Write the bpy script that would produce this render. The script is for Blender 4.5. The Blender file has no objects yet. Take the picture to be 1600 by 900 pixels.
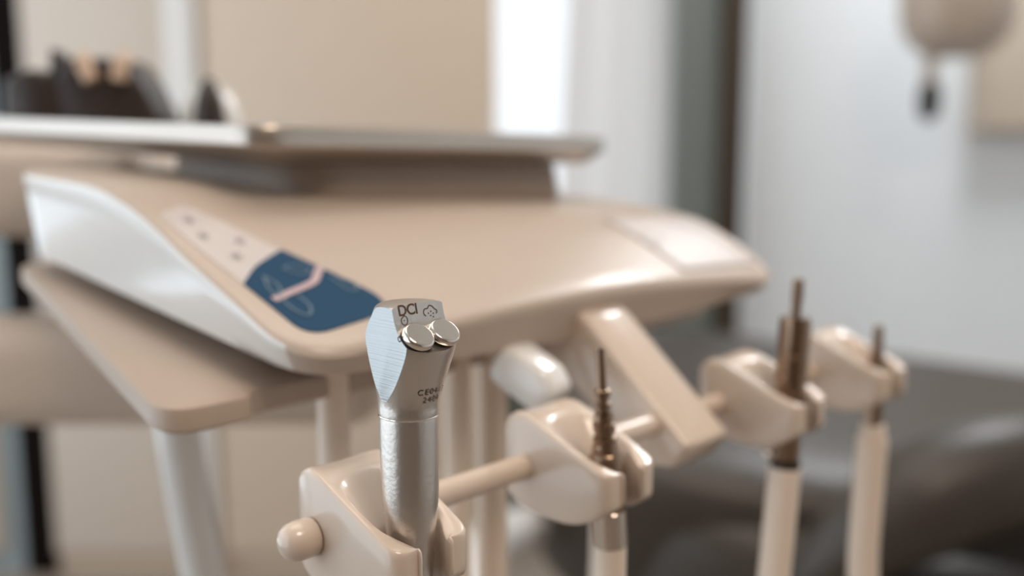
import bpy, bmesh, math, random
from mathutils import Vector, Matrix, Euler
from math import sin, cos, pi, radians, sqrt, hypot
S = bpy.context.scene
COL = S.collection
random.seed(7)

# ------------------------------------------------------------------ camera
ZC = 1.05                                   # lens height above the floor
cam_d = bpy.data.cameras.new('camera')
cam = bpy.data.objects.new('camera', cam_d)
COL.objects.link(cam)
cam.location = (0, 0, ZC)
cam.rotation_euler = (radians(90) - math.atan(230 / 1555.56), 0, 0)
cam_d.lens = 35
cam_d.sensor_width = 36
cam_d.clip_start = 0.02
cam_d.dof.use_dof = True
cam_d.dof.focus_distance = 0.262
cam_d.dof.aperture_fstop = 4.4
S.camera = cam

# ------------------------------------------------------------------ sky, lamps, exposure
world = bpy.data.worlds.new('daylight')
S.world = world
world.use_nodes = True
bg = world.node_tree.nodes['Background']
bg.inputs['Color'].default_value = (0.90, 0.95, 1.0, 1)
bg.inputs['Strength'].default_value = 1.15
S.view_settings.view_transform = 'Standard'
S.view_settings.look = 'None'
S.view_settings.exposure = 0.2
S.view_settings.gamma = 1.0
S.view_settings.use_curve_mapping = False


def area(name, loc, rot, sx, sy, power, color):
    d = bpy.data.lights.new(name, 'AREA')
    d.shape = 'RECTANGLE'
    d.size, d.size_y, d.energy, d.color = sx, sy, power, color
    o = bpy.data.objects.new(name, d)
    COL.objects.link(o)
    o.location, o.rotation_euler = loc, rot
    return o


# daylight entering by the tall window in the left wall, two warm ceiling lamps and an added wall washer
area('window_daylight', (-1.86, 0.30, 1.30), (0, radians(-90), 0), 2.3, 3.6, 19, (0.74, 0.89, 1.0))
area('ceiling_lamp_and_fill', (-0.2, 0.9, 2.56), (0, 0, 0), 1.2, 1.2, 10, (1.0, 0.90, 0.80))
area('ceiling_lamp_and_fill', (1.25, 2.1, 2.56), (0, 0, 0), 0.5, 0.5, 23, (0.93, 0.97, 1.0))  # added cool wall washer, brightens the white wall at right
area('ceiling_lamp_and_fill', (0.55, -0.45, 2.56), (0, 0, 0), 0.6, 0.6, 15, (1.0, 0.83, 0.68))  # unseen warm lamp, turned up as fill for front-facing surfaces


# ------------------------------------------------------------------ materials
def mat(name, col, rough=0.4, metal=0.0, coat=0.0, var=0.03, scale=30.0, bump=0.0, bscale=400.0, stretch=None, spec=0.5, sheen=0):
    m = bpy.data.materials.new(name)
    m.use_nodes = True
    nt = m.node_tree
    b = nt.nodes['Principled BSDF']
    b.inputs['Roughness'].default_value = rough
    b.inputs['Metallic'].default_value = metal
    b.inputs['Coat Weight'].default_value = coat
    b.inputs['Coat Roughness'].default_value = 0.08
    b.inputs['Specular IOR Level'].default_value = spec
    tc = nt.nodes.new('ShaderNodeTexCoord')
    n = nt.nodes.new('ShaderNodeTexNoise')
    n.inputs['Scale'].default_value = scale
    nt.links.new(tc.outputs['Object'], n.inputs['Vector'])
    r = nt.nodes.new('ShaderNodeMix')
    r.data_type = 'RGBA'
    r.inputs['A'].default_value = tuple(c * (1 - var) for c in col) + (1,)
    r.inputs['B'].default_value = tuple(min(1, c * (1 + var)) for c in col) + (1,)
    nt.links.new(n.outputs['Fac'], r.inputs['Factor'])
    nt.links.new(r.outputs['Result'], b.inputs['Base Color'])
    if bump:
        n2 = nt.nodes.new('ShaderNodeTexNoise')
        n2.inputs['Scale'].default_value = bscale
        n2.inputs['Detail'].default_value = 3
        if stretch:
            mp = nt.nodes.new('ShaderNodeMapping')
            mp.inputs['Scale'].default_value = stretch
            nt.links.new(tc.outputs['Object'], mp.inputs['Vector'])
            nt.links.new(mp.outputs['Vector'], n2.inputs['Vector'])
        else:
            nt.links.new(tc.outputs['Object'], n2.inputs['Vector'])
        bp = nt.nodes.new('ShaderNodeBump')
        bp.inputs['Strength'].default_value = bump
        bp.inputs['Distance'].default_value = 0.0004
        nt.links.new(n2.outputs['Fac'], bp.inputs['Height'])
        nt.links.new(bp.outputs['Normal'], b.inputs['Normal'])
    return m


M = {}
M['plastic'] = mat('cream_plastic', (0.53, 0.435, 0.36), 0.38, coat=0.12)
M['side'] = mat('white_side_plastic', (0.80, 0.78, 0.75), 0.22, coat=0.6)
M['post'] = mat('shaded_post_plastic', (0.26, 0.20, 0.155), 0.5)  # darker than the body: the tray's shadow is put into this colour
M['holder'] = mat('holder_plastic', (0.68, 0.56, 0.465), 0.22, coat=0.3)
M['arm'] = mat('arm_enamel', (0.60, 0.50, 0.42), 0.4)
M['wing'] = mat('ledge_plastic', (0.46, 0.365, 0.295), 0.45)
M['white'] = mat('white_plastic', (0.84, 0.83, 0.81), 0.2, coat=0.5)
M['hose'] = mat('hose_silicone', (0.83, 0.70, 0.585), 0.38)
M['steel'] = mat('satin_steel', (0.62, 0.585, 0.55), 0.33, 1.0, bump=0.25, bscale=600, stretch=(1, 1, 1))
M['brushed'] = mat('brushed_steel', (0.40, 0.42, 0.43), 0.38, 1.0, bump=0.22, bscale=500, stretch=(.06, .06, 5))
M['chrome'] = mat('polished_steel', (0.72, 0.66, 0.60), 0.16, 1.0)
M['copper'] = mat('bronze_steel', (0.29, 0.20, 0.14), 0.28, 1.0)
M['traymetal'] = mat('tray_steel', (0.54, 0.485, 0.435), 0.31, 0.9)
M['ink'] = mat('laser_mark', (0.10, 0.055, 0.03), 0.6)
M['black'] = mat('black_rubber', (0.015, 0.012, 0.010), 0.5)
M['darkthing'] = mat('dark_brown_plastic', (0.035, 0.024, 0.020), 0.35)
M['amber'] = mat('pale_tan_plastic', (0.60, 0.42, 0.30), 0.35)
M['blue'] = mat('blue_panel_film', (0.016, 0.062, 0.125), 0.6, spec=0.12)
M['film'] = mat('pale_panel_film', (0.61, 0.555, 0.535), 0.4)
M['print_pink'] = mat('pink_print', (0.55, 0.40, 0.42), 0.4)
M['print_blue'] = mat('pale_blue_print', (0.10, 0.17, 0.25), 0.4)
M['print_grey'] = mat('grey_print', (0.46, 0.41, 0.41), 0.4)
M['leather'] = mat('dark_leather', (0.050, 0.040, 0.032), 0.42, bump=0.3, bscale=500)
M['wall'] = mat('white_wall_paint', (0.82, 0.855, 0.885), 0.7, bump=0.2, bscale=200)
M['beigewall'] = mat('beige_wall_paint', (0.56, 0.46, 0.37), 0.7, bump=0.2, bscale=200)
M['darkwall'] = mat('brown_wall_paint', (0.24, 0.18, 0.135), 0.7, bump=0.2, bscale=200)
M['door'] = mat('beige_laminate', (0.70, 0.575, 0.46), 0.45)
M['wallcab'] = mat('sand_laminate', (0.66, 0.56, 0.46), 0.5)
M['door2'] = mat('greige_laminate', (0.70, 0.615, 0.535), 0.45)
M['greytrim'] = mat('grey_green_frame', (0.19, 0.215, 0.20), 0.4)
M['bluegrey'] = mat('blue_grey_laminate', (0.36, 0.43, 0.46), 0.35)
M['browntrim'] = mat('dark_brown_frame', (0.055, 0.036, 0.022), 0.5)
M['floor'] = mat('grey_vinyl', (0.32, 0.265, 0.22), 0.45, var=0.1, scale=6)
M['ceil'] = mat('ceiling_paint', (0.78, 0.75, 0.71), 0.8)
M['cloth'] = mat('white_curtain', (0.78, 0.76, 0.75), 0.8)
c_ = M['cloth'].node_tree
tl_, ad_ = c_.nodes.new('ShaderNodeBsdfTranslucent'), c_.nodes.new('ShaderNodeMixShader')
tl_.inputs['Color'].default_value = (0.95, 0.945, 0.94, 1)
ad_.inputs[0].default_value = 0.65
c_.links.new(c_.nodes['Principled BSDF'].outputs[0], ad_.inputs[1])
c_.links.new(tl_.outputs[0], ad_.inputs[2])
c_.links.new(ad_.outputs[0], c_.nodes['Material Output'].inputs['Surface'])
M['void'] = mat('gap_shade_board', (0.008, 0.005, 0.004), 0.9, spec=0.1)  # near-black colour for the shade between the cabinets
M['sill'] = mat('grey_panel', (0.16, 0.17, 0.16), 0.5)
g = bpy.data.materials.new('window_glass')
g.use_nodes = True
nt = g.node_tree
nt.nodes.remove(nt.nodes['Principled BSDF'])
tr, gl, mx = nt.nodes.new('ShaderNodeBsdfTransparent'), nt.nodes.new('ShaderNodeBsdfGlossy'), nt.nodes.new('ShaderNodeMixShader')
gl.inputs['Roughness'].default_value = 0.02
mx.inputs[0].default_value = 0.06
nt.links.new(tr.outputs[0], mx.inputs[1])
nt.links.new(gl.outputs[0], mx.inputs[2])
nt.links.new(mx.outputs[0], nt.nodes['Material Output'].inputs['Surface'])
M['glass'] = g

# ------------------------------------------------------------------ helpers
R2 = sqrt(0.5)
UX, UY = R2, R2            # along the holder bar
FX, FY = R2, -R2           # the way the holders open
OX, OY = -0.02857, 0.26033


def W(a, b, z):
    """unit frame (a towards the holder mouths, b along the bar, z from lens height) -> world"""
    return Vector((OX + a * FX + b * UX, OY + a * FY + b * UY, ZC + z))


def Rl(x, y, z):
    return Vector((x, y, ZC + z))


def tag(o, label=None, cat=None, group=None, kind=None):
    if label: o['label'] = label
    if cat: o['category'] = cat
    if group: o['group'] = group
    if kind: o['kind'] = kind
    return o


def empty(name, loc, label, cat, group=None):
    o = bpy.data.objects.new(name, None)
    o.empty_display_size = 0.02
    COL.objects.link(o)
    o.location = loc
    return tag(o, label, cat, group)


def link(name, me, m, parent=None, smooth=True, sharp=35):
    if smooth:
        for p in me.polygons: p.use_smooth = True
        try:
            me.set_sharp_from_angle(angle=radians(sharp))
        except Exception:
            pass
    for mm in (m if isinstance(m, (list, tuple)) else [m]):
        me.materials.append(mm)
    o = bpy.data.objects.new(name, me)
    COL.objects.link(o)
    if parent:
        o.parent = parent
        chain, q = Vector((0, 0, 0)), parent
        while q:
            chain += q.location
            q = q.parent
        me.transform(Matrix.Translation(-chain))
    return o


def mesh(name, vs, fs):
    me = bpy.data.meshes.new(name)
    me.from_pydata([tuple(v) for v in vs], [], fs)
    bm = bmesh.new()
    bm.from_mesh(me)
    bmesh.ops.recalc_face_normals(bm, faces=bm.faces)
    bm.to_mesh(me)
    bm.free()
    return me


def rings_mesh(name, rings, closed=True, cap0=True, cap1=True):
    n = len(rings[0])
    vs = [p for r in rings for p in r]
    fs = []
    for i in range(len(rings) - 1):
        for j in range(n if closed else n - 1):
            k = (j + 1) % n
            fs.append((i * n + j, i * n + k, (i + 1) * n + k, (i + 1) * n + j))
    if cap0: fs.append(tuple(range(n - 1, -1, -1)))
    if cap1: fs.append(tuple((len(rings) - 1) * n + j for j in range(n)))
    return mesh(name, vs, fs)


def cr(pts, n):
    """Catmull-Rom through points of any dimension"""
    P = [Vector(p) for p in pts]
    out = []
    for i in range(len(P) - 1):
        p0, p1, p2, p3 = P[max(i - 1, 0)], P[i], P[i + 1], P[min(i + 2, len(P) - 1)]
        for k in range(n):
            t = k / n
            out.append(0.5 * ((2 * p1) + (p2 - p0) * t + (2 * p0 - 5 * p1 + 4 * p2 - p3) * t * t + (3 * p1 - p0 - 3 * p2 + p3) * t ** 3))
    out.append(P[-1])
    return out


def lerp_tab(tab, x):
    """piecewise linear table, x rising"""
    if x <= tab[0][0]: return tab[0][1]
    for (x0, y0), (x1, y1) in zip(tab, tab[1:]):
        if x <= x1: return y0 + (y1 - y0) * (x - x0) / (x1 - x0)
    return tab[-1][1]


def smooth_tab(tab, n=8):
    return [(p[0], p[1]) for p in cr([(x, y, 0) for x, y in tab], n)]


def tube(name, pts, radii, seg=20, caps=True):
    """round tube along world points; radii one number or one per point"""
    P = [Vector(p) for p in pts]
    rad = radii if isinstance(radii, (list, tuple)) else [radii] * len(P)
    rings = []
    up = None
    for i, p in enumerate(P):
        t = (P[min(i + 1, len(P) - 1)] - P[max(i - 1, 0)]).normalized()
        if up is None:
            up = t.orthogonal().normalized()
        up = (up - t * up.dot(t)).normalized()
        w = t.cross(up)
        rings.append([p + rad[i] * (cos(2 * pi * k / seg) * up + sin(2 * pi * k / seg) * w) for k in range(seg)])
    return rings_mesh(name, rings, True, caps, caps)


def spin(name, p0, axis, prof, seg=48):
    """profile [(radius, distance along axis)] turned about the axis through p0"""
    p0, ax = Vector(p0), Vector(axis).normalized()
    e = ax.orthogonal().normalized()
    w = ax.cross(e)
    rings = [[p0 + ax * h + max(r, 1e-5) * (cos(2 * pi * k / seg) * e + sin(2 * pi * k / seg) * w) for k in range(seg)] for r, h in prof]
    return rings_mesh(name, rings)


def box(name, x0, x1, y0, y1, z0, z1, bev=0.0, seg=3):
    me = bpy.data.meshes.new(name)
    bm = bmesh.new()
    bmesh.ops.create_cube(bm, size=1)
    for v in bm.verts:
        v.co = Vector(((x0 + x1) / 2 + v.co.x * (x1 - x0), (y0 + y1) / 2 + v.co.y * (y1 - y0), (z0 + z1) / 2 + v.co.z * (z1 - z0)))
    if bev:
        bmesh.ops.bevel(bm, geom=bm.edges[:], offset=bev, segments=seg, affect='EDGES', profile=0.5)
    bm.to_mesh(me)
    bm.free()
    return me


def prism(name, poly, axis_fn, h0, h1, bev=0.0, seg=3):
    """poly of (p,q) extruded between h0 and h1; axis_fn(p,q,h) -> world"""
    vs = [axis_fn(p, q, h0) for p, q in poly] + [axis_fn(p, q, h1) for p, q in poly]
    n = len(poly)
    fs = [tuple(range(n)), tuple(range(2 * n - 1, n - 1, -1))] + [(i, (i + 1) % n, n + (i + 1) % n, n + i) for i in range(n)]
    me = mesh(name, vs, fs)
    if bev:
        bm = bmesh.new()
        bm.from_mesh(me)
        es = [e for e in bm.edges if e.is_manifold and e.calc_face_angle() > radians(35)]
        bmesh.ops.bevel(bm, geom=es, offset=bev, segments=seg, affect='EDGES', profile=0.5)
        bm.to_mesh(me)
        bm.free()
    return me


def round_poly(pts, rads, n=8):
    """2D polygon with each corner rounded by its own radius"""
    out = []
    N = len(pts)
    for i in range(N):
        p, a, b = Vector(pts[i]), Vector(pts[i - 1]), Vector(pts[(i + 1) % N])
        d1, d2 = (a - p).normalized(), (b - p).normalized()
        ang = d1.angle(d2)
        t = min(rads[i] / math.tan(ang / 2), 0.49 * (a - p).length, 0.49 * (b - p).length)
        s, e = p + d1 * t, p + d2 * t
        for k in range(n + 1):
            u = k / n
            out.append(tuple((1 - u) ** 2 * s + 2 * u * (1 - u) * p + u * u * e))
    return out


def offset_poly(poly, d):
    """inset a closed CCW/CW polygon by d (towards its centre for d>0)"""
    N = len(poly)
    area2 = sum(poly[i][0] * poly[(i + 1) % N][1] - poly[(i + 1) % N][0] * poly[i][1] for i in range(N))
    sg = 1 if area2 > 0 else -1
    out = []
    for i in range(N):
        j0, j1 = (i - 1) % N, (i + 1) % N
        tx, ty = poly[j1][0] - poly[j0][0], poly[j1][1] - poly[j0][1]
        L = hypot(tx, ty) or 1
        out.append((poly[i][0] - sg * ty / L * d, poly[i][1] + sg * tx / L * d))
    return out


# ------------------------------------------------------------------ the room
def struct(name, me, m, parent=None, smooth=False):
    o = link(name, me, m, parent, smooth)
    if not parent: o['kind'] = 'structure'
    return o


struct('floor', box('floor', -1.9, 2.6, -2.2, 2.75, -0.1, 0), M['floor'])
struct('ceiling', box('ceiling', -1.9, 2.6, -2.2, 2.75, 2.6, 2.7), M['ceil'])
struct('wall_front', box('wall_front', -1.9, 2.6, -2.3, -2.2, 0, 2.6), M['darkwall'])
struct('wall_right', box('wall_right', 2.5, 2.6, -2.2, 2.75, 0, 2.6), M['wall'])


def joined(name, boxes):
    bm = bmesh.new()
    for b in boxes:
        me = box('t', *b)
        bm.from_mesh(me)
        bpy.data.meshes.remove(me)
    me = bpy.data.meshes.new(name)
    bm.to_mesh(me)
    bm.free()
    return me


struct('wall_left', joined('wall_left', [(-1.9, -1.8, -2.2, -1.5, 0, 2.6), (-1.9, -1.8, 2.1, 2.75, 0, 2.6),
                                         (-1.9, -1.8, -1.5, 2.1, 0, 0.15), (-1.9, -1.8, -1.5, 2.1, 2.45, 2.6)]), M['beigewall'])
struct('wall_back', joined('wall_back', [(-1.8, -0.25, 2.65, 2.75, 0, 2.6), (0.62, 2.5, 2.65, 2.75, 0, 2.6),
                                         (-0.25, 0.62, 2.65, 2.75, 2.35, 2.6), (-0.25, 0.62, 2.65, 2.75, 0, 0.62)]), M['wall'])
# window in the left wall: frame and mullions
w1 = empty('window_1', (-1.83, 0.30, 0.15), None, None)
w1['kind'] = 'structure'
for y in (-1.47, -0.28, 0.90, 2.07):
    link('mullion', box('m', -1.85, -1.80, y - 0.025, y + 0.025, 0.15, 2.45), M['greytrim'], w1, False)
for z in (0.175, 1.85, 2.425):
    link('window_rail', box('m', -1.845, -1.805, -1.5, 2.1, z - 0.025, z + 0.025), M['greytrim'], w1, False)
# window in the back wall
w2 = empty('window_2', (0.2, 2.7, 0.1), None, None)
w2['kind'] = 'structure'
link('pane', box('p', -0.23, 0.44, 2.695, 2.70, 0.63, 2.33), M['glass'], w2, False)
link('window_frame', joined('f', [(-0.25, -0.20, 2.66, 2.73, 0.621, 2.35), (-0.20, 0.44, 2.66, 2.73, 0.621, 0.66), (-0.20, 0.44, 2.66, 2.73, 2.30, 2.35)]), M['white'], w2, False)
struct('trim_1', box('trim_1', 0.405, 0.520, 2.52, 2.66, 0, 2.6, 0.008), M['greytrim'], None, True)
struct('trim_4', box('trim_4', -0.2, 0.404, 2.60, 2.648, 0, 0.60, 0.004), M['sill'], None, True)
struct('trim_2', box('trim_2', 0.521, 0.580, 2.50, 2.66, 0, 2.6, 0.008), M['browntrim'], None, True)
struct('baseboard_back', box('baseboard_back', 0.585, 2.49, 2.635, 2.65, 0, 0.08), M['wall'])

# curtain half drawn across the back window
cv = []
NX = 60
crings = []
for j in range(13):
    z = 0.63 + 1.77 * j / 12
    row = []
    for i in range(NX + 1):
        t = i / NX
        left = 0.12 + 0.12 * (j / 12) ** 2
        x = left + t * (0.40 - left)
        row.append(Vector((x, 2.585 + 0.010 * sin(t * 16 + 1.0) + 0.004 * sin(t * 7 + j * .3), z)))
    crings.append(row)
cu = link('curtain', rings_mesh('curtain', crings, False, False, False), M['cloth'])
md = cu.modifiers.new('thick', 'SOLIDIFY')
md.thickness = 0.003
tag(cu, 'white curtain hanging in soft folds over the right side of the bright window', 'curtain')

# ------------------------------------------------------------------ tall cabinets at the back left
k = 2.30 / 2.6
tc_ = empty('tall_cabinet', (-0.6, 2.45, 0), 'tall beige cabinet with wide plain doors behind the delivery unit', 'cabinet')
link('carcass', box('c', -1.255 * k, -0.045 * k, 2.32, 2.64, 0.0, 2.5), M['door'], tc_, False)
link('door', box('c', -1.25 * k, -0.888 * k, 2.296, 2.318, 0.06, 2.48, 0.003), M['door2'], tc_)
link('side_panel', box('c', -0.884 * k, -0.802 * k, 2.285, 2.318, 0.02, 2.5, 0.006), M['white'], tc_)
link('door', box('c', -0.786 * k, -0.041 * k, 2.296, 2.318, 0.06, 2.48, 0.003), M['door'], tc_)
link('plinth', box('c', -1.25 * k, -0.05 * k, 2.34, 2.6, 0.0, 0.05), M['browntrim'], tc_, False)
bc = empty('side_cabinet', (-1.5, 2.45, 0), 'blue-grey cabinet beyond the dark gap beside the tall beige cabinet', 'cabinet')
link('carcass', box('c', -1.72, -1.345 * k, 2.32, 2.64, 0.0, 2.5), M['bluegrey'], bc, False)
link('door', box('c', -1.72, -1.40 * k, 2.296, 2.318, 0.06, 2.48, 0.003), M['door2'], bc)
struct('gap_shade', box('gap_shade', -1.342 * k, -1.256 * k, 2.31, 2.64, 0.0, 2.5), M['void'])  # dark block filling the cabinet gap in place of its shade

# wall cabinet at the far right and the lamp in front of it
uc = empty('wall_cabinet', (1.5, 2.62, 1.1), 'beige wall cabinet at the far right behind the lamp', 'cabinet')
link('carcass', box('c', 1.195, 1.80, 2.585, 2.65, ZC + 0.02, 2.2, 0.004), M['wallcab'], uc)
link('door', box('c', 1.20, 1.495, 2.566, 2.584, ZC + 0.03, 2.19, 0.003), M['wallcab'], uc)
link('door', box('c', 1.50, 1.795, 2.566, 2.584, ZC + 0.03, 2.19, 0.003), M['wallcab'], uc)


def superell(name, c, r, e=0.6, seg=32, rot=None):
    rings = []
    for i in range(1, seg // 2):
        th = -pi / 2 + pi * i / (seg // 2)
        row = []
        for j in range(seg):
            ph = 2 * pi * j / seg
            f = lambda v: math.copysign(abs(v) ** e, v)
            p = Vector((r[0] * f(cos(th)) * f(cos(ph)), r[1] * f(cos(th)) * f(sin(ph)), r[2] * f(sin(th))))
            if rot: p = rot @ p
            row.append(Vector(c) + p)
        rings.append(row)
    return rings_mesh(name, rings)


lp = empty('examination_lamp', Rl(1.02, 2.2, 0.10), 'rounded beige lamp head hanging by the white wall with a dark handle below', 'lamp')
link('lamp_head', superell('h', Rl(0.955, 2.2, 0.30), (0.115, 0.10, 0.125), 0.75), M['plastic'], lp)
link('stem', tube('s', [Rl(0.905, 2.2, 0.20), Rl(0.905, 2.2, 0.12)], [0.018, 0.014]), M['plastic'], lp)
link('handle', spin('h', Rl(0.907, 2.2, 0.128), (0, 0, -1), [(0.006, 0), (0.020, 0.006), (0.024, 0.03), (0.023, 0.064), (0.014, 0.082), (0.0, 0.086)], 24), M['black'], lp)
link('lamp_arm', tube('a', [Rl(0.97, 2.2, 0.40), Rl(1.0, 2.22, 0.8), Rl(1.05, 2.3, 1.54)], 0.022), M['plastic'], lp)

# ------------------------------------------------------------------ dental chair (dark upholstery, lower right)
ch = empty('dental_chair', (0.62, 1.45, 0), 'dark leather dental chair behind the instrument hoses', 'chair')


def slab(name, cx, cy, cz, lx, ly, lz, rot, e=0.35, seg=48):
    return superell(name, (cx, cy, ZC + cz), (lx, ly, lz), e, seg, rot)


link('backrest', slab('b', 0.66, 1.45, -0.53, 0.62, 0.34, 0.14, Euler((radians(6), radians(7), radians(-4))).to_matrix(), 0.4), M['leather'], ch)
link('seat', slab('b', 0.62, 1.22, -0.62, 0.50, 0.20, 0.13, Euler((0, radians(11), radians(-14))).to_matrix(), 0.5), M['leather'], ch)
arc = [Rl(0.33, 1.06, -0.50), Rl(0.40, 1.05, -0.425), Rl(0.50, 1.06, -0.375), Rl(0.62, 1.08, -0.37), Rl(0.80, 1.10, -0.40), Rl(1.0, 1.15, -0.47)]
link('side_bolster', tube('a', cr(arc, 8), [0.03 + 0.035 * min(1, i / 12) for i in range(41)], 20), M['leather'], ch)
link('armrest', tube('a', cr([Rl(-0.038, 0.92, -0.46), Rl(-0.036, 0.98, -0.452), Rl(-0.025, 1.12, -0.47), Rl(0.02, 1.25, -0.50)], 6), [0.012, 0.022, 0.026, 0.027] + [0.028] * 15, 20), M['white'], ch)
link('base', box('b', 0.35, 0.95, 1.2, 1.7, 0.0, 0.36, 0.05), M['leather'], ch)

# ------------------------------------------------------------------ delivery unit
du = empty('delivery_unit', W(-0.19, 0.16, -0.06), 'cream dental delivery unit with sloping control top and a bar of holders', 'dental unit')

ZL = smooth_tab([(-.31, -.0135), (-.2885, -.015), (-.225, -.0175), (-.1926, -.0225), (-.1654, -.0307), (-.1406, -.0408), (-.1048, -.0541), (-.060, -.0715)])
ZR = smooth_tab([(-.31, -.027), (-.2194, -.032), (-.1353, -.040), (-.1005, -.0500), (-.060, -.0735)])


def ztop(a, b):
    t = min(1, max(0, (b - 0.0125) / 0.293))
    t2 = t * t * (3 - 2 * t)
    z = (1 - t2) * lerp_tab(ZL, a) + t2 * lerp_tab(ZR, a)
    front = min(1, max(0, (a + 0.22) / 0.15))
    return z + 0.0085 * sin(pi * t) ** 0.9 * front


def zbot(a, b):
    t = min(1, max(0, (b - 0.0125) / 0.293))
    return -0.0785 + 0.0245 * (-.066 - a) / .245 - 0.005 * sin(pi * t)


A0, A1, B0, B1 = -.0635, -.312, 0.0085, 0.3075
plan = round_poly([(A0, B0), (A1, B0), (A1, B1), (A0, B1)], [.026, .02, .03, .020], 10)
# more points along the straight edges
dense = []
for i, p in enumerate(plan):
    q = plan[(i + 1) % len(plan)]
    n = max(1, int(hypot(q[0] - p[0], q[1] - p[1]) / 0.008))
    dense += [(p[0] + (q[0] - p[0]) * k / n, p[1] + (q[1] - p[1]) * k / n) for k in range(n)]
rings = []


def ring(ins, zf):
    pl = offset_poly(dense, ins)
    return [W(a, b, zf(a, b)) for a, b in pl]


rings.append(ring(0.020, lambda a, b: zbot(a, b) + 0.0015))
rings.append(ring(0.0075, lambda a, b: zbot(a, b)))
rings.append(ring(0.0045, lambda a, b: zbot(a, b) + 0.0012))
for f_ in (0.25, 0.5, 0.75):
    rings.append(ring(0.0045 * (1 - f_), lambda a, b, f_=f_: zbot(a, b) + 0.0012 + f_ * (ztop(a, b) - 0.003 - zbot(a, b) - 0.0012)))
rings.append(ring(0.0, lambda a, b: ztop(a, b) - 0.0030))
rings.append(ring(0.0004, lambda a, b: ztop(a, b) - 0.0016))
rings.append(ring(0.0016, lambda a, b: ztop(a, b) - 0.0005))
rings.append(ring(0.0034, lambda a, b: ztop(a, b)))
inner = offset_poly(dense, 0.0034)
ca, cb = (A0 + A1) / 2, (B0 + B1) / 2
for s_ in (0.93, 0.85, 0.76, 0.66, 0.55, 0.43, 0.31, 0.19, 0.08, 0.02):
    rings.append([W(ca + (a - ca) * s_, cb + (b - cb) * s_, ztop(ca + (a - ca) * s_, cb + (b - cb) * s_)) for a, b in inner])
body = link('body', rings_mesh('body', rings), [M['plastic'], M['side']], du, True, 50)
nrm_ = -Vector((UX, UY, 0))                      # the left flank faces take the white material
for p in body.data.polygons:
    if p.normal.dot(nrm_) >.86 and 1 <= p.index // len(dense) <= 6: p.material_index = 1

def zt_(a, b):
    return .0063 - .0040 * (b - .055) / .231 + .0078 * (-.165 - a) / .30


# raised post under the tray
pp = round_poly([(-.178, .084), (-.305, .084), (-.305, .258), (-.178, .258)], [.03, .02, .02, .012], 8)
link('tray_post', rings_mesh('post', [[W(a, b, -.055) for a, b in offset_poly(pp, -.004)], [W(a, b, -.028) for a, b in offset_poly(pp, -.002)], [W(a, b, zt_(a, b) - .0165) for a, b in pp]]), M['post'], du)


# ledge plate that runs under the body and sticks out on its left
def zw(a):
    return -.0855 + .0245 * (-.091 - a) / .219


lo = round_poly([(-.091, -.0262), (-.315, .0095), (-.318, .29), (-.097, .29), (-.096, .010), (-.0915, .006)], [.022, .008, .01, .01, .003, .002], 8)
lr = []
for ins, dz in ((.006, -.0098), (.0015, -.0094), (0, -.0080), (0, -.0022), (.0005, -.0008), (.0022, 0)):
    lr.append([W(a, b, zw(a) + dz) for a, b in offset_poly(lo, ins)])
link('side_ledge', rings_mesh('ledge', lr), M['wing'], du, True, 40)


# control films lying on the top
def film(name, corners, m, parent, lift=0.0003, n=14, curve=0.0):
    """patch over four (a,b) corners that follows the body top"""
    vs, fs = [], []
    for i in range(n + 1):
        for j in range(n + 1):
            u, v = i / n, j / n
            a = (1 - u) * ((1 - v) * corners[0][0] + v * corners[1][0]) + u * ((1 - v) * corners[3][0] + v * corners[2][0])
            b = (1 - u) * ((1 - v) * corners[0][1] + v * corners[1][1]) + u * ((1 - v) * corners[3][1] + v * corners[2][1])
            a += curve * 4 * v * (1 - v) * (1 - u)
            vs.append(W(a, b, ztop(a, b) + lift))
    for i in range(n):
        for j in range(n):
            p = i * (n + 1) + j
            fs.append((p, p + 1, p + n + 2, p + n + 1))
    o = link(name, mesh(name, vs, fs), m, parent)
    s = o.modifiers.new('thick', 'SOLIDIFY')
    s.thickness = 0.0003
    s.offset = 1
    return o


def ribbon(name, pts, w, m, parent, lift=0.0009):
    """printed stroke on the body top"""
    P = cr([(a, b, 0) for a, b in pts], 6)
    vs, fs = [], []
    for i, p in enumerate(P):
        t = (P[min(i + 1, len(P) - 1)] - P[max(i - 1, 0)]).normalized()
        for sg in (-1, 1):
            a, b = p.x - sg * t.y * w / 2, p.y + sg * t.x * w / 2
            vs.append(W(a, b, ztop(a, b) + lift))
    for i in range(len(P) - 1):
        fs.append((2 * i, 2 * i + 1, 2 * i + 3, 2 * i + 2))
    return link(name, mesh(name, vs, fs), m, parent)





def film_poly(name, poly, rads, m, parent, lift=.0003):
    out = round_poly(poly, rads, 8)
    dn = []
    for i, p in enumerate(out):
        q = out[(i + 1) % len(out)]
        n = max(1, int(hypot(q[0] - p[0], q[1] - p[1]) / .003))
        dn += [(p[0] + (q[0] - p[0]) * k / n, p[1] + (q[1] - p[1]) * k / n) for k in range(n)]
    ca_, cb_ = sum(p[0] for p in dn) / len(dn), sum(p[1] for p in dn) / len(dn)
    rg = [[W(a, b, ztop(a, b)) for a, b in dn]]
    for f in (1, .85, .7, .55, .4, .25, .1, .01):
        rg.append([W(ca_ + (a - ca_) * f, cb_ + (b - cb_) * f, ztop(ca_ + (a - ca_) * f, cb_ + (b - cb_) * f) + lift) for a, b in dn])
    return link(name, rings_mesh(name, rg), m, parent)


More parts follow.
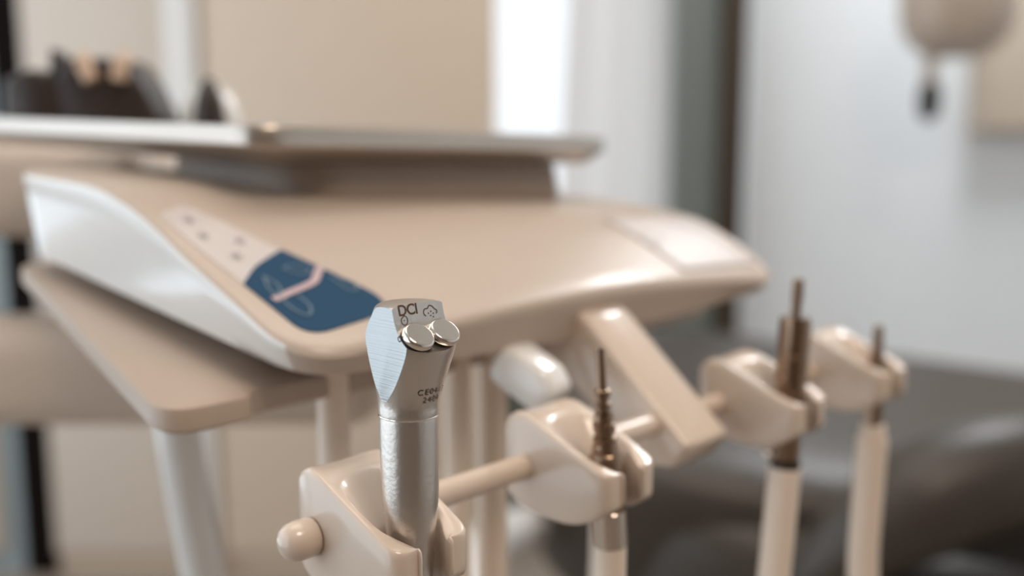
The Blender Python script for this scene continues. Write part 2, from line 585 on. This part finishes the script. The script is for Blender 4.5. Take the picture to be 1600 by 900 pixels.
blue = film_poly('blue_panel', [(-.1125, .0172), (-.1225, .0280), (-.1315, .0450), (-.0770, .0615), (-.0745, .0190)], [.001, .03, .0008, .014, .010], M['blue'], du, .0005)
pale = film_poly('pale_panel', [(-.1700, .0140), (-.1785, .0290), (-.1310, .0452), (-.1215, .0280), (-.1120, .0172)], [.006, .006, .0008, .03, .0008], M['film'], du)
ribbon('chair_symbol', [(-.0982, .0206), (-.1001, .0276), (-.1034, .0401), (-.1081, .0455), (-.1128, .0500)], .0030, M['print_pink'], blue)
for pts in ([(-.1140, .0262), (-.1052, .0232), (-.1000, .0240), (-.1060, .0275), (-.1140, .0262)],
            [(-.1165, .0363), (-.1105, .0400), (-.1122, .0452), (-.1180, .0410), (-.1165, .0363)],
            [(-.0985, .0235), (-.0900, .0235), (-.0850, .0262), (-.0900, .0300), (-.0975, .0300)],
            [(-.1045, .0490), (-.0945, .0500), (-.0935, .0530), (-.0975, .0545), (-.1040, .0520)]):
    ribbon('outline_symbol', pts, .0009, M['print_blue'], blue)
for a, b in ((-.163, .0233), (-.1498, .0222), (-.1427, .0337), (-.1316, .0258)):
    ribbon('key_mark', [(a - .0022, b), (a, b + .0012), (a + .0022, b), (a, b - .0012), (a - .0022, b)], .0011, M['print_grey'], pale)
rp = film('pale_panel', [(-.1190, .2240), (-.1190, .2860), (-.0720, .2960), (-.0690, .2240)], M['film'], du)
for a, b in ((-.098, .232), (-.093, .238), (-.090, .230)):
    ribbon('key_mark', [(a - .0022, b), (a, b + .0014), (a + .0022, b), (a, b - .0014), (a - .0022, b)], .0011, M['print_grey'], rp)
ribbon('key_mark', [(-.112, .268), (-.106, .278), (-.094, .287), (-.080, .291)], .005, M['print_grey'], rp)

# bar with its knob, the bracket that carries it
AB, ZB = -.0262, -.111
bar = link('holder_bar', tube('bar', [W(AB, b, ZB) for b in (-.014, .05, .12, .2, .305)], .0044, 28), M['holder'], du)
link('end_knob', spin('knob', W(AB, -.0135, ZB), -(W(0, 1, 0) - W(0, 0, 0)), [(.0035, 0), (.0054, .0002), (.0057, .0015), (.0057, .0050), (.0053, .0073), (.0042, .0091), (.0024, .0102), (0, .0106)], 36), M['holder'], bar)
ap = round_poly([(-.080, -.062), (-.0610, -.0730), (-.0085, -.1165), (-.0150, -.1265), (-.0300, -.1285), (-.090, -.0880)], [.004, .02, .003, .008, .010, .01], 6)
link('bracket_arm', prism('arm', ap, lambda p, q, h: W(p, h, q), .1445, .1735, .0022, 3), M['holder'], du)

# support arm, its housing and the post that carries the unit
link('support_arm', box('arm', -0.95, -0.085, 0.62, 0.70, ZC - .186, ZC - .118, .022, 5), M['arm'], du)
link('arm_post', tube('post', [Rl(-.135, .61, -.135), Rl(-.135, .60, -.10), Rl(-.135, .575, -.055)], .03), M['arm'], du)
link('arm_housing', box('hs', -0.95, -0.30, 0.80, 0.92, ZC - .078, ZC - .002, .02, 5), M['arm'], du)
link('arm_joint', tube('j', [Rl(-.88, .80, -.04), Rl(-.88, .72, -.10), Rl(-.88, .66, -.15)], .03), M['arm'], du)
uh = link('umbilical_hose', tube('uh', cr([W(-.268, .066, -.066), Rl(-.174, .497, -.12), Rl(-.170, .500, -.18), Rl(-.163, .503, -.25), Rl(-.155, .52, -.45), Rl(-.20, .62, -.75), Rl(-.35, .72, -1.03)], 8), .0112, 28), M['white'], du)


# ------------------------------------------------------------------ holders
ZT = smooth_tab([(-.0405, -.1015), (-.0375, -.0965), (-.031, -.0925), (-.0250, -.0923), (-.0182, -.0948), (-.0079, -.0988), (.0108, -.1063)], 5)
ZBT = smooth_tab([(-.0405, -.1120), (-.0375, -.1195), (-.030, -.1245), (-.012, -.1262), (-.0020, -.1250), (.0060, -.1215), (.0108, -.1175)], 5)
OUT = [(.0108, -.0060), (.0108, -.0100), (.0088, -.0130), (.0030, -.0138), (-.010, -.0140), (-.029, -.0136), (-.0365, -.0115), (-.0398, -.006), (-.0405, 0)]
INN = [(.0104, -.0048), (.0092, -.0050), (.0070, -.0062), (.0040, -.0080), (.0010, -.0092), (-.0040, -.0089), (-.0075, -.0063), (-.0088, -.003), (-.0090, 0)]
OUT = OUT + [(a, -b) for a, b in OUT[-2::-1]]
INN = INN + [(a, -b) for a, b in INN[-2::-1]]


def holder_mesh(bc):
    o = cr([(a, b, 0) for a, b in OUT], 6)
    i_ = cr([(a, b, 0) for a, b in INN], 6)
    rings = []
    for p, q in zip(o, i_):
        sec = []

        def pt(w, top, dz):
            x = p.lerp(q, w)
            zt, zb = lerp_tab(ZT, x.x), lerp_tab(ZBT, x.x)
            h = min(1.0, max(.12, (.004 - x.x) / .010))
            z = zt - dz * (h if top == 1 else 1) if top else zb + dz
            sec.append(W(x.x, x.y + bc, z))
        pt(.10, 0, 0); pt(.03, 0, .0006); pt(0, 0, .0022)
        pt(0, 2, .0060); pt(0, 2, .0022); pt(.04, 2, .0007); pt(.12, 2, .0001); pt(.18, 1, 0)
        pt(.56, 1, .0002); pt(.63, 1, .0007); pt(.69, 1, .0018)
        pt(.92, 1, .0075); pt(.97, 1, .0090); pt(1, 1, .0110)
        pt(1, 0, .0012); pt(.96, 0, .0003); pt(.90, 0, 0)
        rings.append(sec)

    def shrink(sec, f, push):
        c = sum(sec, Vector()) / len(sec)
        d = (W(1, 0, 0) - W(0, 0, 0)) * push
        return [c + (v - c) * f + d for v in sec]
    rings = [shrink(rings[0], .55, .0012), shrink(rings[0], .86, .0009)] + rings + [shrink(rings[-1], .86, .0009), shrink(rings[-1], .55, .0012)]
    return rings_mesh('holder', rings)


HB = [.0005, .0855, .2045, .2830]
HL = ['cream holder nearest the lens gripping the steel syringe',
      'cream holder with the slim stepped connector in its slot',
      'cream holder with the thick dark cylinder in its slot',
      'farthest cream holder on the bar against the white wall']
for b, l in zip(HB, HL):
    r = empty('instrument_holder', W(-.012, b, -.11), l, 'holder', 'holders on the bar')
    link('holder_body', holder_mesh(b), M['holder'], r, True, 55)
    link('hinge_collar', tube('c', [W(AB, b + .0130, ZB), W(AB, b + .0152, ZB)], .0066, 28), M['holder'], r)
    if b == HB[1]:
        vp = round_poly([(-.016, -.010), (.010, -.010), (.015, .003), (.006, .008), (-.016, .008)], [.006, .004, .006, .01, .01], 6)
        cc = W(-.060, .1130, -.0915)
        vd, vu = Vector((.70, -.45, -.45)).normalized(), Vector((.25, -.15, .95))
        vu = (vu - vd * vu.dot(vd)).normalized()
        vn = vd.cross(vu)
        link('valve_cap', prism('cap', vp, lambda p, q, h: cc + vd * p + vu * q + vn * h, -.009, .009, .004, 4), M['white'], r)


# ------------------------------------------------------------------ hoses
def hose(name, start, dirn, end, rad, parent, low):
    s, e = Vector(start), Vector(end)
    d = Vector(dirn).normalized()
    p1 = s + d * .05
    p2 = s + d * .14
    lowp = (s.lerp(e, .5)) * 1.0
    lowp.z = ZC + low
    pts = [s, p1, p2, p2.lerp(lowp, .6) + Vector((0, 0, -.05)), lowp, Vector((e.x, e.y, ZC + low * .7)) , e + Vector((0, 0, -.12)), e + Vector((0, 0, -.05)), e]
    return link(name, tube(name, cr(pts, 8), rad, 24), M['hose'], parent)


# ------------------------------------------------------------------ air water syringe
TA, TB = .0008, .0004
sy = empty('air_water_syringe', W(TA, TB, -.115), 'brushed steel dental syringe handle with two round buttons, sharp in the foreground', 'syringe')
prof = [(-.0725, .0081), (-.0715, .0082), (-.069, .0083), (-.066, .0088), (-.062, .0098), (-.057, .0111), (-.0545, .0117), (-.0520, .0121), (-.0500, .0120), (-.0477, .0113), (-.0457, .0104),
        (-.0443, .0099), (-.0432, .0094), (-.0426, .0087), (-.0422, .0074), (-.0420, .0050), (-.0419, .0025), (-.0419, 0)]
pr = cr([(r, z, 0) for z, r in prof], 5)
head_me = spin('head', W(TA, TB, 0), (0, 0, 1), [(max(p.x, 0), p.y) for p in pr], 128)
fd = Vector((FX, FY, 0))
for v in head_me.vertices:                      # the head leans a little towards its button side
    v.co += fd * .0014 * min(1, max(0, (v.co.z - ZC + .070) / .016))
bm = bmesh.new()
bm.from_mesh(head_me)
du_ = Vector((UX, UY, 0))
for sg in (-1, 1):
    co = W(TA, TB + sg * .0085, 0)
    gm = bm.verts[:] + bm.edges[:] + bm.faces[:]
    rs = bmesh.ops.bisect_plane(bm, geom=gm, dist=1e-7, plane_co=co, plane_no=du_ * sg, clear_outer=True)
    ed = [e for e in rs['geom_cut'] if isinstance(e, bmesh.types.BMEdge)]
    bmesh.ops.contextual_create(bm, geom=ed)
bm.to_mesh(head_me)
bm.free()
head = link('head', head_me, M['steel'], sy, True, 18)
# slanted, slightly hollow button face cut off the front of the head
CUT = cr([(.0036, -.0340, 0), (.0044, -.0395, 0), (.0052, -.0435, 0), (.0063, -.0470, 0), (.0082, -.0499, 0), (.0108, -.0520, 0), (.0140, -.0535, 0), (.0220, -.0548, 0)], 10)
poly = [(p.x, p.y) for p in CUT] + [(.03, -.0548), (.03, -.034)]
cut = link('cutter', prism('cutter', poly, lambda p, q, h: W(p, h, q), -.02, .02), M['steel'])
bo = head.modifiers.new('cut', 'BOOLEAN')
bo.operation = 'DIFFERENCE'
bo.solver = 'EXACT'
bo.object = cut
dg = bpy.context.evaluated_depsgraph_get()
nm = bpy.data.meshes.new_from_object(head.evaluated_get(dg))
head.modifiers.clear()
head.data = nm
bpy.data.objects.remove(cut)
for p in nm.polygons: p.use_smooth = True
nm.set_sharp_from_angle(angle=radians(18))
# facets take the lengthwise brushed steel
nm.materials.append(M['brushed'])
for p in nm.polygons:
    if abs(p.normal.dot(du_)) > .999 and p.area > 2e-5: p.material_index = 1

# screw in the facet
link('grub_screw', spin('screw', W(TA + .0072, TB - .00845, -.0500), -du_, [(.0008, -.0002), (.0008, .00006), (.0005, .00010), (.0005, -.0003), (0, -.0003)], 20), M['black'], sy)


def on_plate(x, s, lift=0.00006):
    """x along the bar, s millimetres-in-metres down the plate from its top -> world"""
    L_ = 0.0
    for p, q in zip(CUT, CUT[1:]):
        d = (q - p).length
        if L_ + d >= s or q is CUT[-1]:
            t = (s - L_) / d
            c = p.lerp(q, t)
            n = Vector((-(q - p).y, (q - p).x)).normalized()
            return W(c.x + n.x * lift, TB + x, c.y + n.y * lift)
        L_ += d


def text_verts(txt, size, space=1.0, bold=.018):
    c = bpy.data.curves.new('t', 'FONT')
    c.body = txt
    c.size = size
    c.align_x = 'CENTER'
    c.space_character = space
    c.offset = size * bold
    o = bpy.data.objects.new('t', c)
    COL.objects.link(o)
    dg = bpy.context.evaluated_depsgraph_get()
    me = bpy.data.meshes.new_from_object(o.evaluated_get(dg))
    bpy.data.objects.remove(o)
    bm = bmesh.new()
    bm.from_mesh(me)
    bmesh.ops.triangulate(bm, faces=bm.faces)
    bmesh.ops.subdivide_edges(bm, edges=[e for e in bm.edges if e.calc_length() > size * .25], cuts=2)
    bm.to_mesh(me)
    bm.free()
    return me


S0 = 0.0108                                      # arc position of the lettering's baseline
me = text_verts('DCI', .0040, .95)
for v in me.vertices: v.co = on_plate(v.co.x - .0034, S0 - v.co.y)
link('lettering', me, M['ink'], head, False)


def plate_line(pts, w, name):
    P = cr([(x, s, 0) for x, s in pts], 6)
    vs, fs = [], []
    for i, p in enumerate(P):
        t = (P[min(i + 1, len(P) - 1)] - P[max(i - 1, 0)]).normalized()
        for sg in (-1, 1):
            vs.append(on_plate(p.x - sg * t.y * w / 2, p.y + sg * t.x * w / 2))
    for i in range(len(P) - 1): fs.append((2 * i, 2 * i + 1, 2 * i + 3, 2 * i + 2))
    link(name, mesh(name, vs, fs), M['ink'], head, False)


SI = S0 + .0014
plate_line([(-.0052, SI - .0012), (-.0061, SI - .0003), (-.0059, SI + .0008), (-.0050, SI + .0011), (-.0042, SI + .0004), (-.0041, SI - .0006), (-.0046, SI - .0012), (-.0052, SI - .0012)], .00028, 'water_drop_symbol')
plate_line([(-.0050, SI + .0011), (-.0047, SI + .0018), (-.0050, SI + .0024)], .0003, 'water_drop_symbol')
plate_line([(-.0054, SI - .0001), (-.0050, SI - .0001)], .0003, 'water_drop_symbol')
plate_line([(.0022, SI - .0003), (.0016, SI - .0012), (.0021, SI - .0022), (.0031, SI - .0023), (.0038, SI - .0030), (.0048, SI - .0027), (.0054, SI - .0020), (.0062, SI - .0014), (.0058, SI - .0006)], .0003, 'air_cloud_symbol')
for x, y in ((.0032, -.0010), (.0041, -.0014), (.0048, -.0008), (.0038, -.0003), (.0046, .0001)):
    plate_line([(x - .0002, SI + y), (x + .0002, SI + y)], .00035, 'air_cloud_symbol')

# the two buttons
NF = (W(.62, 0, .785) - W(0, 0, 0)).normalized()
for x in (-.0044, .0043):
    c0 = W(.0094, TB + x, -.0511)
    link('button', spin('button', c0, NF, [(.0034, -.0012), (.0035, .0010), (.0042, .0011), (.00435, .0014), (.00435, .0024), (.00412, .0028), (.0038, .00300), (.0037, .00302), (.0036, .00302), (.0, .00302)], 48), M['chrome'], sy, True, 30)
    link('button_stem', spin('stem', c0, NF, [(.0034, -.0030), (.0036, .0006), (.0036, .0008), (0, .0008)], 40), M['black'], sy)

# serial mark wrapped round the neck
for txt, zz in (('CE0413', -.0655), ('2404', -.0678)):
    me = text_verts(txt, .0023, 1.25, 0)
    for v in me.vertices:
        h = zz + v.co.y
        rr = lerp_tab(sorted(prof), h) + .00006
        ang = radians(-42) + v.co.x / .0085
        v.co = Vector((W(TA, TB, 0).x + rr * cos(ang), W(TA, TB, 0).y + rr * sin(ang), ZC + h)) + fd * (.0014 * max(0, (h + .070) / .016) + .0001)
    link('serial_mark', me, M['ink'], head, False)

# handle tube below the joint
hp = cr([(.0076, -.0724, 0), (.0080, -.0727, 0), (.0080, -.0790, 0), (.0079, -.0880, 0), (.0077, -.0960, 0), (.0070, -.1040, 0), (.0063, -.1120, 0), (.0060, -.1220, 0), (.0060, -.1450, 0)], 4)
link('handle', spin('handle', W(TA, TB, 0), (0, 0, 1), [(.003, -.0720)] + [(p.x, p.y) for p in hp] + [(.003, -.146)], 96), M['steel'], sy, True, 40)
link('joint_ring', spin('ring', W(TA, TB, 0), (0, 0, 1), [(.0076, -.0729), (.00815, -.0728), (.00825, -.0726), (.0081, -.0723), (.0076, -.0722)], 96), M['chrome'], sy)
hose('hose', W(TA, TB, -.144), (0, 0, -1), W(-.10, .0455, -.083), .0060, sy, -.50)

# ------------------------------------------------------------------ handpiece connectors
k2 = empty('handpiece_connector', W(0, .0865, -.12), 'slim stepped bronze-toned connector standing in the second holder', 'connector', 'handpiece hoses')
ax2 = (W(0, -.10, 1) - W(0, 0, 0)).normalized()
B2 = W(.0005, .0868, -.1320)


def at2(h): return h


link('tip', spin('tip', B2, ax2, [(.0019, .040), (.0019, .0445), (.0026, .0448), (.0026, .0470), (.0019, .0473), (.0019, .0490), (.0027, .0493), (.0027, .0515), (.0018, .0520), (.0016, .0530), (.0016, .0650), (.0012, .0658), (0, .0660)], 32), M['copper'], k2, True, 30)
link('neck', spin('neck', B2, ax2, [(.0034, .0325), (.0039, .0332), (.0039, .0355), (.0032, .0358), (.0032, .0370), (.0038, .0373), (.0038, .0400), (.0030, .0403), (.0030, .0415), (.0034, .0418), (.0031, .0435), (.0020, .0438)], 32), M['copper'], k2, True, 30)
link('coupling_body', spin('cb', B2, ax2, [(.0050, -.001), (.0057, 0), (.0057, .0180), (.0062, .0190), (.0064, .0235), (.0060, .0270), (.0050, .0295), (.0044, .0300), (.0044, .0318), (.0038, .0330), (.002, .0330)], 36), M['copper'], k2, True, 30)
link('collar', spin('col', B2, ax2, [(.0050, -.0032), (.0059, -.0030), (.0059, .0095), (.0054, .0100)], 36), M['chrome'], k2, True, 30)
hose('hose', B2 - ax2 * .002, (0.00, 0, -1), W(-.10, .108, -.083), .0056, k2, -.52)

k3 = empty('handpiece_connector', W(0, .2045, -.12), 'thick dark steel cylinder with a thin stem standing in the third holder', 'connector', 'handpiece hoses')
ax3 = (W(.01, .045, 1) - W(0, 0, 0)).normalized()
B3 = W(0, .2030, -.1350)
link('tip', spin('tip', B3, ax3, [(.0021, .060), (.0021, .0700), (.0024, .0703), (.0022, .0785), (.0016, .0790), (0, .0790)], 28), M['copper'], k3, True, 30)
link('coupling_body', spin('cb', B3, ax3, [(.0050, .0020), (.0054, .0030), (.0054, .0300), (.0058, .0310), (.0058, .0345), (.0066, .0352), (.0066, .0470), (.0062, .0474), (.0062, .0480), (.0066, .0484), (.0066, .0600), (.0058, .0632), (.0025, .0634)], 40), M['copper'], k3, True, 30)
link('seal_ring', spin('sr', B3, ax3, [(.0050, -.0020), (.0062, -.0018), (.0063, .0018), (.0052, .0022)], 32), M['black'], k3)
link('valve_screw', superell('vs', W(-.004, .1985, -.1295), (.0036, .0036, .0036), 1.0, 20), M['chrome'], k3)
hose('hose', B3 - ax3 * .001, (W(-.005, -.10, -1) - W(0, 0, 0)), W(-.10, .128, -.083), .0068, k3, -.55)

k4 = empty('handpiece_connector', W(0, .285, -.12), 'farthest hose connector with only a short thin stem above its holder', 'connector', 'handpiece hoses')
B4 = W(.0005, .2835, -.1400)
ax4 = (W(0, .01, 1) - W(0, 0, 0)).normalized()
link('tip', spin('tip', B4, ax4, [(.0042, 0), (.0042, .0300), (.0036, .0380), (.0026, .0420), (.0022, .0530), (.0016, .0540), (0, .0540)], 28), M['copper'], k4, True, 30)
link('collar', spin('col', B4, ax4, [(.0050, -.002), (.0062, 0), (.0056, .0060), (.0042, .0064)], 28), M['hose'], k4)
hose('hose', B4 - ax4 * .001, (W(-.002, -.05, -1) - W(0, 0, 0)), W(-.10, .2067, -.083), .0072, k4, -.58)

# ------------------------------------------------------------------ tray and what lies on it
ty = empty('instrument_tray', W(-.30, .17, -.01), 'shallow metal instrument tray on top of the delivery unit', 'tray')
tp = round_poly([(-.165, .053), (-.580, .053), (-.580, .290), (-.165, .290)], [.022, .022, .022, .018], 10)


tr_ = []
for ins, dz in ((.060, -.0162), (.013, -.0160), (.0105, -.0152), (.0040, -.0105), (.0012, -.0094), (0, -.0080), (0, -.0012), (.0006, -.0002), (.0016, 0), (.0026, -.0006), (.0036, -.0025), (.0070, -.0120), (.0100, -.0138), (.020, -.0140), (.060, -.0140)):
    tr_.append([W(a, b, zt_(a, b) + dz) for a, b in offset_poly(tp, ins)])
link('tray_pan', rings_mesh('tray', tr_), M['traymetal'], ty, True, 40)


YC = .685
kx = YC * .987 / 1555.56


def pxz(x, y): return ((x - 800) * kx, YC * math.tan(math.atan((450 - y) / 1555.56) - math.atan(230 / 1555.56)))


def front_prism(name, pts, rads, y0, y1, bev):
    return prism(name, round_poly([pxz(*p) for p in pts], rads, 5), lambda p, q, h: Vector((p, h, ZC + q)), y0, y1, bev, 3)


gd = empty('instrument_caddy', Rl(-.28, .69, .0005), 'dark brown domed caddy with two pale bars, on the left of the metal tray', 'caddy')
link('caddy_body', front_prism('cb', [(70, 207), (95, 128), (118, 92), (212, 92), (238, 135), (268, 207)], [.004, .02, .008, .012, .03, .004], .672, .722, .006), M['darkthing'], gd)
link('side_block', front_prism('sb', [(22, 207), (26, 124), (62, 110), (100, 112), (120, 207)], [.003, .008, .012, .008, .004], .668, .704, .006), M['darkthing'], gd)
link('lever', front_prism('lv', [(90, 150), (95, 76), (108, 82), (136, 150)], [.002, .0015, .003, .002], .675, .690, .002), M['darkthing'], gd)
for x0, x1 in ((143, 164), (208, 205)):
    p0, p1 = pxz(x0, 92), pxz(x1, 128)
    link('pale_bar', tube('pb', [Rl(p0[0], .680, p0[1]), Rl(p0[0] * .6 + p1[0] * .4, .669, p0[1] * .6 + p1[1] * .4 + .001), Rl(p1[0], .668, p1[1])], [.0046, .0052, .0054], 20), M['amber'], gd)

cn = empty('polishing_cone', Rl(-.206, .68, -.003), 'small dark cone in front of a pale shell beside the domed caddy', 'cone')
cz = -.0034
link('cone_core', spin('cc', Rl(-.2010, .672, cz), (0, 0, 1), [(.0118, 0), (.0116, .010), (.0104, .022), (.0082, .033), (.0052, .041), (.002, .0445), (0, .045)], 32), M['darkthing'], cn)
link('cone_shell', spin('cs', Rl(-.2085, .702, cz), (0, 0, 1), [(.0215, 0), (.0210, .014), (.0185, .026), (.0135, .036), (.006, .0415), (0, .042)], 32), M['white'], cn)
